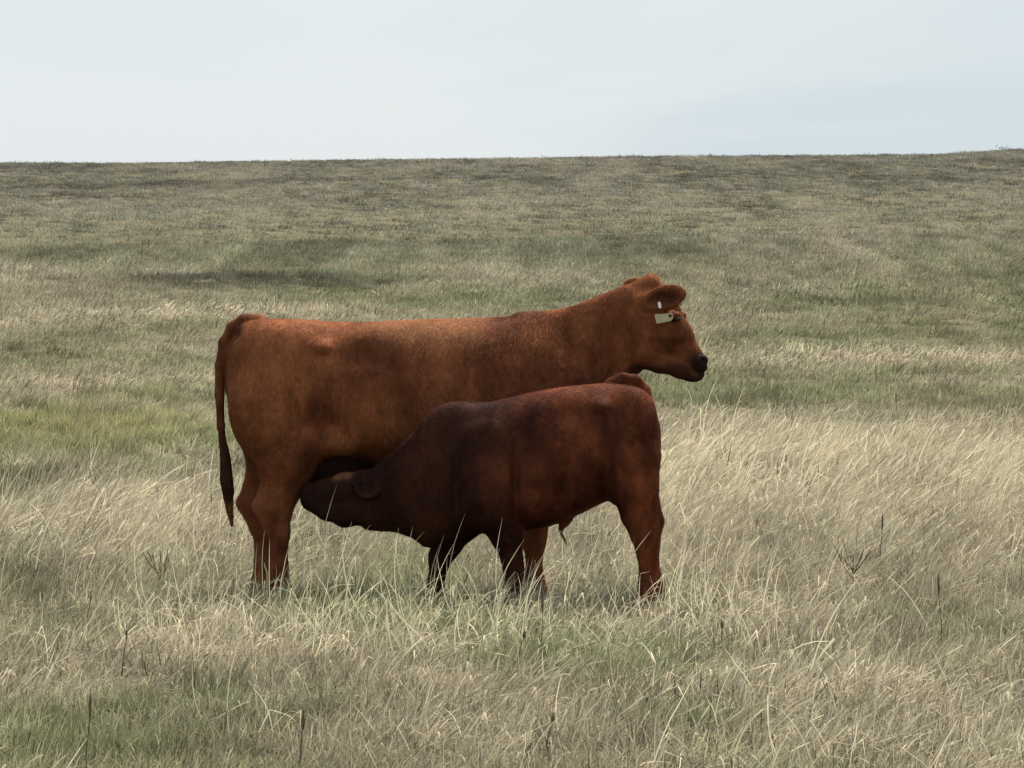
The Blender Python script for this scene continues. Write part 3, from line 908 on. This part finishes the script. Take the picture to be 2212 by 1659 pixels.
# tail switch
sw = [c3(478, 930), c3(486, 985), c3(489, 1040), c3(493, 1085), c3(500, 1136)]
V_, T_, tn_, li_ = strand_bundle(sw, 620, [.012, .027, .034, .020, .003], 5, w=0.0032)
V_ = V_ + np.random.default_rng(2).normal(0, 0.004, V_.shape) * sstep(CZ(1010), CZ(1110), V_[:, 2])[:, None]
tp_ = sstep(CZ(1075), CZ(1115), V_[:, 2])
pgx = np.stack([0.72 * (1 - tp_), 0.35 * tp_, 0 * tp_], 1)
coat_object('tail_switch', cow, M_COWH, (V_, T_, tn_, pgx, li_))
# eyes
for sd in (-1, 1):
    P, F = ball(h3(1467, 688, sd * .097), (.021, .018, .018), HM)
    small('eye', cow, M_EYE, P, F)
for sd, dx in ((-1, 0), (1, -42)):
    hoof(cow, CX(612 + dx), sd * .165, 1.05)
for sd, dx in ((-1, 0), (1, -44)):
    hoof(cow, CX(1162 + dx), sd * .15, 1.05)
for sx, sy in ((705, -.05), (705, .05), (755, -.05), (755, .05)):
    P, F = ball(c3(sx, 1040, sy), (.013, .013, .04)); small('teat', cow, M_SKIN, P, F)

# ear tag: a rounded plate hanging under the near ear, with its stud, and a metal clip in the ear
def plate(c, ax_u, ax_v, outline, th):
    n_ = np.cross(ax_u, ax_v); n_ /= np.linalg.norm(n_)
    P = [np.array(c) + ax_u * a + ax_v * b + n_ * s for s in (-th / 2, th / 2) for (a, b) in outline]
    m = len(outline)
    F = [tuple(range(m))[::-1], tuple(range(m, 2 * m))] + [(i, (i + 1) % m, m + (i + 1) % m, m + i) for i in range(m)]
    return P, F
tgc = h3(1448, 685, -.20)
uu = np.array([1.0, -.12, 0.17]); uu /= np.linalg.norm(uu)
vv = np.array([0.05, -0.10, 1.0]); vv -= uu * (uu @ vv); vv /= np.linalg.norm(vv)
out = [(-.050, -.020), (-.046, -.024), (.02, -.022), (.030, -.016), (.036, -.004), (.036, .010), (.030, .018), (.010, .016), (-.046, .022), (-.052, .018)]
P, F = plate(tgc, uu, vv, out, 0.004)
eart = small('ear_tag', cow, M_TAG, P, F, smooth=False); eart['label'] = 'cream plastic tag hanging from the ear'
P, F = ball(np.array(tgc) + uu * .022 + vv * .004 + np.array([0, -.005, 0]), (.008, .005, .008)); small('stud', eart, M_STUD, P, F)
cl = ec + ME[0] * .085 + nz_ * .012 + np.array([0, -.012, -.030])
P, F = plate(cl, uu, vv, [(-.006, -.016), (.006, -.016), (.008, .0), (.004, .016), (-.006, .014), (-.008, .004)], 0.005)
small('ear_clip', cow, M_CLIP, P, F, smooth=False)

# ---------------------------------------------------------------- the calf (faces -X, reaching under the cow)
CALF_Y = 23.75
S2 = 10700 / CALF_Y
calf_x0 = (1150 - 1106) / S2
calf_z0 = float(ground_z(np.array([calf_x0]), np.array([CALF_Y]))[0])
KX = lambda px: (px - 1150) / S2
KZ = lambda py: (1322 - py) / S2
k3 = lambda px, py, y=0.0: (KX(px), y, KZ(py))
calf = bpy.data.objects.new('calf', None); COL.objects.link(calf)
calf.location = (calf_x0, CALF_Y, calf_z0)
tag(calf, 'dark red-brown calf reaching under the cow to suckle', 'calf')
sk = Skin((KX(630), -0.42, -0.03), (KX(1450), 0.72, KZ(785)), 0.0095)
L = lambda rows: [(KX(a), KZ(t), KZ(b), w, yc, tp) for (a, t, b, w, yc, tp) in rows]
sk.loft(L([(1422, 905, 985, .05, 0, 0), (1414, 872, 1020, .12, 0, 0), (1396, 848, 1050, .18, 0, .02), (1360, 831, 1068, .215, 0, .04), (1310, 826, 1080, .235, 0, .08),
           (1250, 830, 1108, .255, 0, .12), (1190, 837, 1132, .27, 0, .15), (1120, 852, 1142, .27, 0, .17), (1060, 865, 1148, .25, 0, .2), (1010, 869, 1152, .22, 0, .22),
           (970, 877, 1160, .185, 0, .2), (940, 893, 1165, .145, 0, .1), (918, 925, 1150, .09, 0, 0)]), k=0.05, n=2.35)
sk.loft(L([(1000, 884, 1130, .13, 0, .1), (950, 888, 1165, .155, .01, .08), (915, 911, 1172, .145, .03, .05), (880, 944, 1158, .13, .07, .02), (845, 977, 1149, .115, .12, 0),
           (815, 1003, 1149, .105, .17, 0), (785, 1022, 1146, .095, .215, 0)]), k=0.06, n=2.1)
# head: in line with the neck, swung in towards the udder
hd = lambda px, py, y=0.0: (KX(px), 0.23 + (785 - px) / 130.0 * 0.19 + y, KZ(py))
sk.ell(hd(762, 1070), (.105, .088, .085), 0.045)
sk.ell(hd(778, 1036), (.05, .055, .04), 0.03)
sk.seg(hd(742, 1062), hd(702, 1074), .088, .074, 0.03, 1.05)
sk.seg(hd(702, 1074), hd(668, 1074), .074, .058, 0.03, 1.0)
sk.ell(hd(656, 1074), (.036, .055, .046), 0.02)
for s_ in (-1, 1):
    sk.chain([hd(785, 1108, s_ * .05) + (.066,), hd(740, 1116, s_ * .045) + (.052,), hd(700, 1108, s_ * .03) + (.042,), hd(664, 1092, s_ * .015) + (.036,)], 0.035)
    sk.ell(hd(728, 1052, s_ * .066), (.032, .022, .022), 0.02)                         # brow
    sk.carve(hd(644, 1068, s_ * .022), (.010, .012, .009), 0.006)
MK = axes((0.09, -0.13, -0.045), (0.55, 0.3, 0.55))
ek = np.array(hd(768, 1046, -.075))
sk.seg(ek, ek + MK[0] * .05, .028, .032, 0.025)
sk.ell(tuple(ek + MK[0] * .095), (.090, .052, .024), 0.018, MK)
nk_ = MK[2] if (MK[2] @ np.array([-0.4, -0.6, -0.6])) > 0 else -MK[2]
sk.carve(tuple(ek + MK[0] * .105 + nk_ * .022), (.070, .038, .026), 0.010, MK)
MK2 = axes((0.06, 0.13, 0.0), (0.2, 0, 1)); ek2 = np.array(hd(770, 1046, .075))
sk.ell(tuple(ek2 + MK2[0] * .08), (.09, .045, .022), 0.03, MK2)
# forelegs: one reaching forward, one under the body
sk.ell(k3(1035, 1010, -.14), (.15, .09, .21), 0.06); sk.ell(k3(1025, 1010, .14), (.15, .09, .21), 0.06)
sk.chain([k3(1030, 1060, .13) + (.13,), k3(1000, 1120, .12) + (.10,), k3(966, 1178, .11) + (.062,), k3(950, 1205, .11) + (.050,), k3(940, 1262, .11) + (.036,), k3(935, 1288, .11) + (.042,), k3(930, 1308, .11) + (.040,)], 0.035, 1.1)
sk.chain([k3(1050, 1030, -.15) + (.13,), k3(1075, 1100, -.15) + (.105,), k3(1094, 1150, -.145) + (.072,), k3(1106, 1200, -.14) + (.046,), k3(1110, 1225, -.14) + (.042,), k3(1112, 1268, -.14) + (.035,), k3(1111, 1290, -.14) + (.042,), k3(1106, 1308, -.14) + (.040,)], 0.035, 1.1)
# hind legs
for s_ in (-1, 1):
    sk.ell(k3(1362, 955, s_ * .10), (.135, .13, .26), 0.06)
sk.chain([k3(1365, 990, -.14) + (.13,), k3(1368, 1050, -.14) + (.105,), k3(1376, 1105, -.135) + (.075,), k3(1390, 1150, -.13) + (.058,), k3(1396, 1185, -.13) + (.044,), k3(1398, 1255, -.13) + (.038,), k3(1397, 1285, -.13) + (.045,), k3(1391, 1306, -.13) + (.042,)], 0.035, 1.12)
sk.chain([k3(1398, 1085, -.135) + (.035,), k3(1407, 1128, -.13) + (.026,), k3(1404, 1165, -.13) + (.028,)], 0.025)
sk.chain([k3(1372, 990, .14) + (.13,), k3(1378, 1050, .14) + (.10,), k3(1394, 1100, .135) + (.066,), k3(1407, 1132, .13) + (.052,), k3(1406, 1180, .13) + (.040,), k3(1412, 1250, .13) + (.037,), k3(1416, 1285, .13) + (.045,), k3(1411, 1306, .13) + (.042,)], 0.035, 1.12)
sk.chain([k3(1410, 1080, .135) + (.03,), k3(1421, 1124, .13) + (.026,), k3(1414, 1165, .13) + (.026,)], 0.025)
# tail lifted at the root and hanging over the far side
sk.chain([k3(1322, 828, .01) + (.035,), k3(1345, 818, .02) + (.034,), k3(1370, 822, .035) + (.034,), k3(1391, 842, .05) + (.032,), k3(1404, 880, .06) + (.026,), k3(1409, 940, .06) + (.020,), k3(1408, 1010, .07) + (.015,)], 0.012)
# sheath and scrotum
sk.chain([k3(1228, 1116, 0) + (.022,), k3(1212, 1138, 0) + (.014,)], 0.02)
sk.ell(k3(1330, 1062, 0), (.035, .035, .06), 0.02)
for s_ in (-1, 1):
    B = sk.bump
    B(k3(1290, 872, s_ * .2), (.05, .09, .035), .028)
    B(k3(1235, 890, s_ * .24), (.09, .1, .06), -.024)
    B(k3(1308, 1010, s_ * .23), (.026, .1, .13), -.034)
    B(k3(1345, 1040, s_ * .2), (.04, .08, .07), .010)
    B(k3(1112, 1030, s_ * .27), (.020, .1, .17), -.034)
    B(k3(1075, 960, s_ * .25), (.035, .1, .16), .014)
    B(k3(1030, 1075, s_ * .24), (.05, .08, .05), .016)
    B(k3(1065, 930, s_ * .22), (.04, .1, .14), .018)
    B(k3(985, 1030, s_ * .2), (.022, .1, .15), -.030)
    B(k3(1050, 1085, s_ * .22), (.05, .08, .06), .010)
    for i, px in enumerate((1130, 1160, 1190, 1220)):
        B(k3(px, 1000, s_ * .27), (.013, .1, .14), .0035)
    for i in range(5):
        B(k3(965 - i * 20, 1010 + i * 10, s_ * .16), (.010, .12, .12), .006 if i % 2 else -.006)
kV, kQ = sk.mesh(2)
kmz = near_to(kV, [hd(658, 1080), hd(685, 1090), hd(700, 1100), hd(725, 1110)], 0.075, 0.03) * 0.9  # dark muzzle, widened over the face to paint it in shade
kear = np.exp(-((np.linalg.norm((kV - (ek + MK[0] * .10 + nk_ * .012)) / np.array([.07, .06, .05]), axis=1)) ** 2)) * 0.8
kbrow_light = near_to(kV, [hd(728, 1036, -.055), hd(745, 1030, -.04)], 0.014, 0.035) * 0.36  # warm light on the near brow, painted into the coat
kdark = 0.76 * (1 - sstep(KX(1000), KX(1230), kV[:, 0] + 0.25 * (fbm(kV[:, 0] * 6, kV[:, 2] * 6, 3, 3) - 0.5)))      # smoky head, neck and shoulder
kpg = np.stack([np.clip(np.maximum.reduce([kmz, kear, kdark]), 0, 1), kbrow_light, np.zeros(len(kV))], 1)
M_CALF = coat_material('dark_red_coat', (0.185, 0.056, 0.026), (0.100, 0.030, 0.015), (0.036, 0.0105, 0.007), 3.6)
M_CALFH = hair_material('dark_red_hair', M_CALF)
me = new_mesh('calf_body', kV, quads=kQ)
attr(me, 'pigment_shade', 'FLOAT_COLOR', np.concatenate([kpg, np.ones((len(kV), 1))], 1))
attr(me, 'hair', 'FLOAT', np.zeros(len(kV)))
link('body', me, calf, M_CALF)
def calf_flow(P):
    d = np.tile(np.array([0.8, 0, -0.6]), (len(P), 1))
    leg = sstep(KZ(1150), KZ(1080), P[:, 2])[:, None]
    return d * leg + np.array([0.1, 0, -1.0]) * (1 - leg)
def calf_len(P, pg):
    L_ = np.full(len(P), 0.019)
    L_ += 0.012 * near_to(P, [hd(770, 1030)], 0.03, 0.05)
    return L_ * (1 - 0.7 * np.clip(1.6 * pg[:, 0] - 1, 0, 1))
coat_object('coat', calf, M_CALFH, grow_coat(kV, kQ, kpg, 150000, calf_flow, calf_len, 8, 0.0017, 0.14))
V_, T_, tn_, li_ = strand_bundle([k3(1209, 1138), k3(1213, 1152), k3(1219, 1164), k3(1226, 1178)], 40, [.010, .010, .008, .004], 6, w=0.003)
coat_object('belly_tuft', calf, M_CALFH, (V_, T_, tn_, np.tile(np.array([0.0, 0.5, 0.0]), (len(V_), 1)), li_))
V_, T_, tn_, li_ = strand_bundle([k3(1409, 960, .06), k3(1406, 1020, .07), k3(1404, 1080, .07), k3(1402, 1120, .07)], 260, [.010, .022, .024, .006], 7, w=0.004)
coat_object('tail_switch', calf, M_CALFH, (V_, T_, tn_, np.tile(np.array([0.5, 0.0, 0.0]), (len(V_), 1)), li_))
for s_ in (-1, 1):
    P, F = ball(hd(726, 1058, s_ * .070), (.017, .013, .015)); small('eye', calf, M_EYE, P, F)
for px, y in ((930, .11), (1106, -.14), (1391, -.13), (1411, .13)):
    hoof(calf, KX(px), y, 0.85, -1)

# ------------------------------------------------------------------ dry weed stalks standing in the grass
M_WEED = simple_mat('dry_dark_weed', (0.115, 0.090, 0.062), 0.8, 0.1, 0.35, 60)
def tube(pts, rads, sides=5):
    P, F = [], []
    for i, (p, r_) in enumerate(zip(pts, rads)):
        for s in range(sides):
            a = 2 * math.pi * s / sides
            P.append((p[0] + r_ * math.cos(a), p[1] + r_ * math.sin(a), p[2]))
    for i in range(len(pts) - 1):
        for s in range(sides):
            a = i * sides + s; b = i * sides + (s + 1) % sides
            F.append((a, b, b + sides, a + sides))
    F.append(tuple(range(sides))[::-1]); F.append(tuple(range(len(pts) * sides - sides, len(pts) * sides)))
    return P, F
def weed_meshes(seed, h, hl, hr, bend):
    r = random.Random(seed)
    n = 6
    pts = [(bend * (i / n) ** 2 * h + r.uniform(-.002, .002), r.uniform(-.003, .003), h * i / n - 0.01) for i in range(n + 1)]
    P, F = tube(pts, [0.0042 - 0.0018 * i / n for i in range(n + 1)])
    stem = new_mesh('stem', P, faces=F); stem.materials.append(M_WEED)
    t = pts[-1]; m = 8
    hp = [(t[0] + bend * .5 * hl * i / m, t[1], t[2] - 0.01 + hl * i / m) for i in range(m + 1)]
    rad = [hr * max(0.12, math.sin(math.pi * (0.12 + 0.83 * i / m))) * r.uniform(.5, 1.35) for i in range(m + 1)]
    P, F = tube(hp, rad, 7)
    head = new_mesh('seed_head', P, faces=F); head.materials.append(M_WEED)
    return stem, head
kinds = [weed_meshes(1, .24, .10, .0050, .10), weed_meshes(2, .20, .06, .0100, -.2), weed_meshes(3, .27, .14, .0065, .06), weed_meshes(4, .22, .08, .0080, .2)]
weeds = [(185, 1370, 0), (1170, 1440, 2), (1118, 1450, 1), (1180, 1640, 1), (645, 1690, 3), (183, 1690, 2), (1560, 1420, 1), (2036, 1405, 2), (1772, 1085, 0), (1802, 1050, 3),
         (1708, 950, 2), (456, 1150, 0), (345, 1120, 0), (240, 1150, 3), (1902, 1240, 2), (262, 1480, 0), (1700, 1060, 2), (1940, 935, 2)]
for i, (px, py, kd) in enumerate(weeds):
    x, y = at(px, py)
    w = bpy.data.objects.new('dry_weed_stalk', None); COL.objects.link(w)
    w.location = (x, y, float(ground_z(np.array([x]), np.array([y]))[0]))
    w.rotation_euler = (0, 0, i * 1.3)
    w.scale = (0.75, 0.75, 0.62 + 0.30 * ((i * 37) % 10) / 10)
    lab = {1: 'upright dark dry weed stalk in the grass before the calf\u2019s forelegs', 2: 'bent dark dry weed stalk beside an upright one before the calf\u2019s forelegs',
           11: 'thin dark dry weed stalk standing close behind the cow\u2019s tail', 6: 'short dark dry weed stalk in the grass before the calf\u2019s hind feet'}.get(i, 'thin dark dry weed stalk in open straw away from the animals')
    tag(w, lab, 'weed', 'dark weed stalks in the pasture')
    link('stem', kinds[kd][0], w); link('seed_head', kinds[kd][1], w)
# two branched weeds
def branched(px, py, seed, label):
    r = random.Random(seed)
    x, y = at(px, py)
    w = bpy.data.objects.new('branched_weed', None); COL.objects.link(w)
    w.location = (x, y, float(ground_z(np.array([x]), np.array([y]))[0]))
    tag(w, label, 'weed')
    P, F = tube([(0, 0, -.01), (.004, 0, .06), (-.003, .002, .13)], [.006, .005, .004]); small('stem', w, M_WEED, P, F)
    w.scale = (0.8, 0.8, 0.85)
    for i in range(9):
        a = r.uniform(-1.0, 1.0); b = r.uniform(-.5, .5); z0 = r.uniform(.04, .13); l_ = r.uniform(.12, .24)
        pts = [(a * l_ * (t ** .8) * .75, b * l_ * t, z0 + l_ * t * (1.0 - .25 * abs(a))) for t in (0, .3, .6, .85, 1)]
        P, F = tube(pts, [.0032, .0028, .0024, .004, .0015]); small('branch', w, M_WEED, P, F)
branched(1843, 1275, 4, 'bare dark branching weed in the straw beside the calf’s hind legs')
branched(350, 1290, 9, 'bare dark branching weed in the straw behind the cow’s tail')
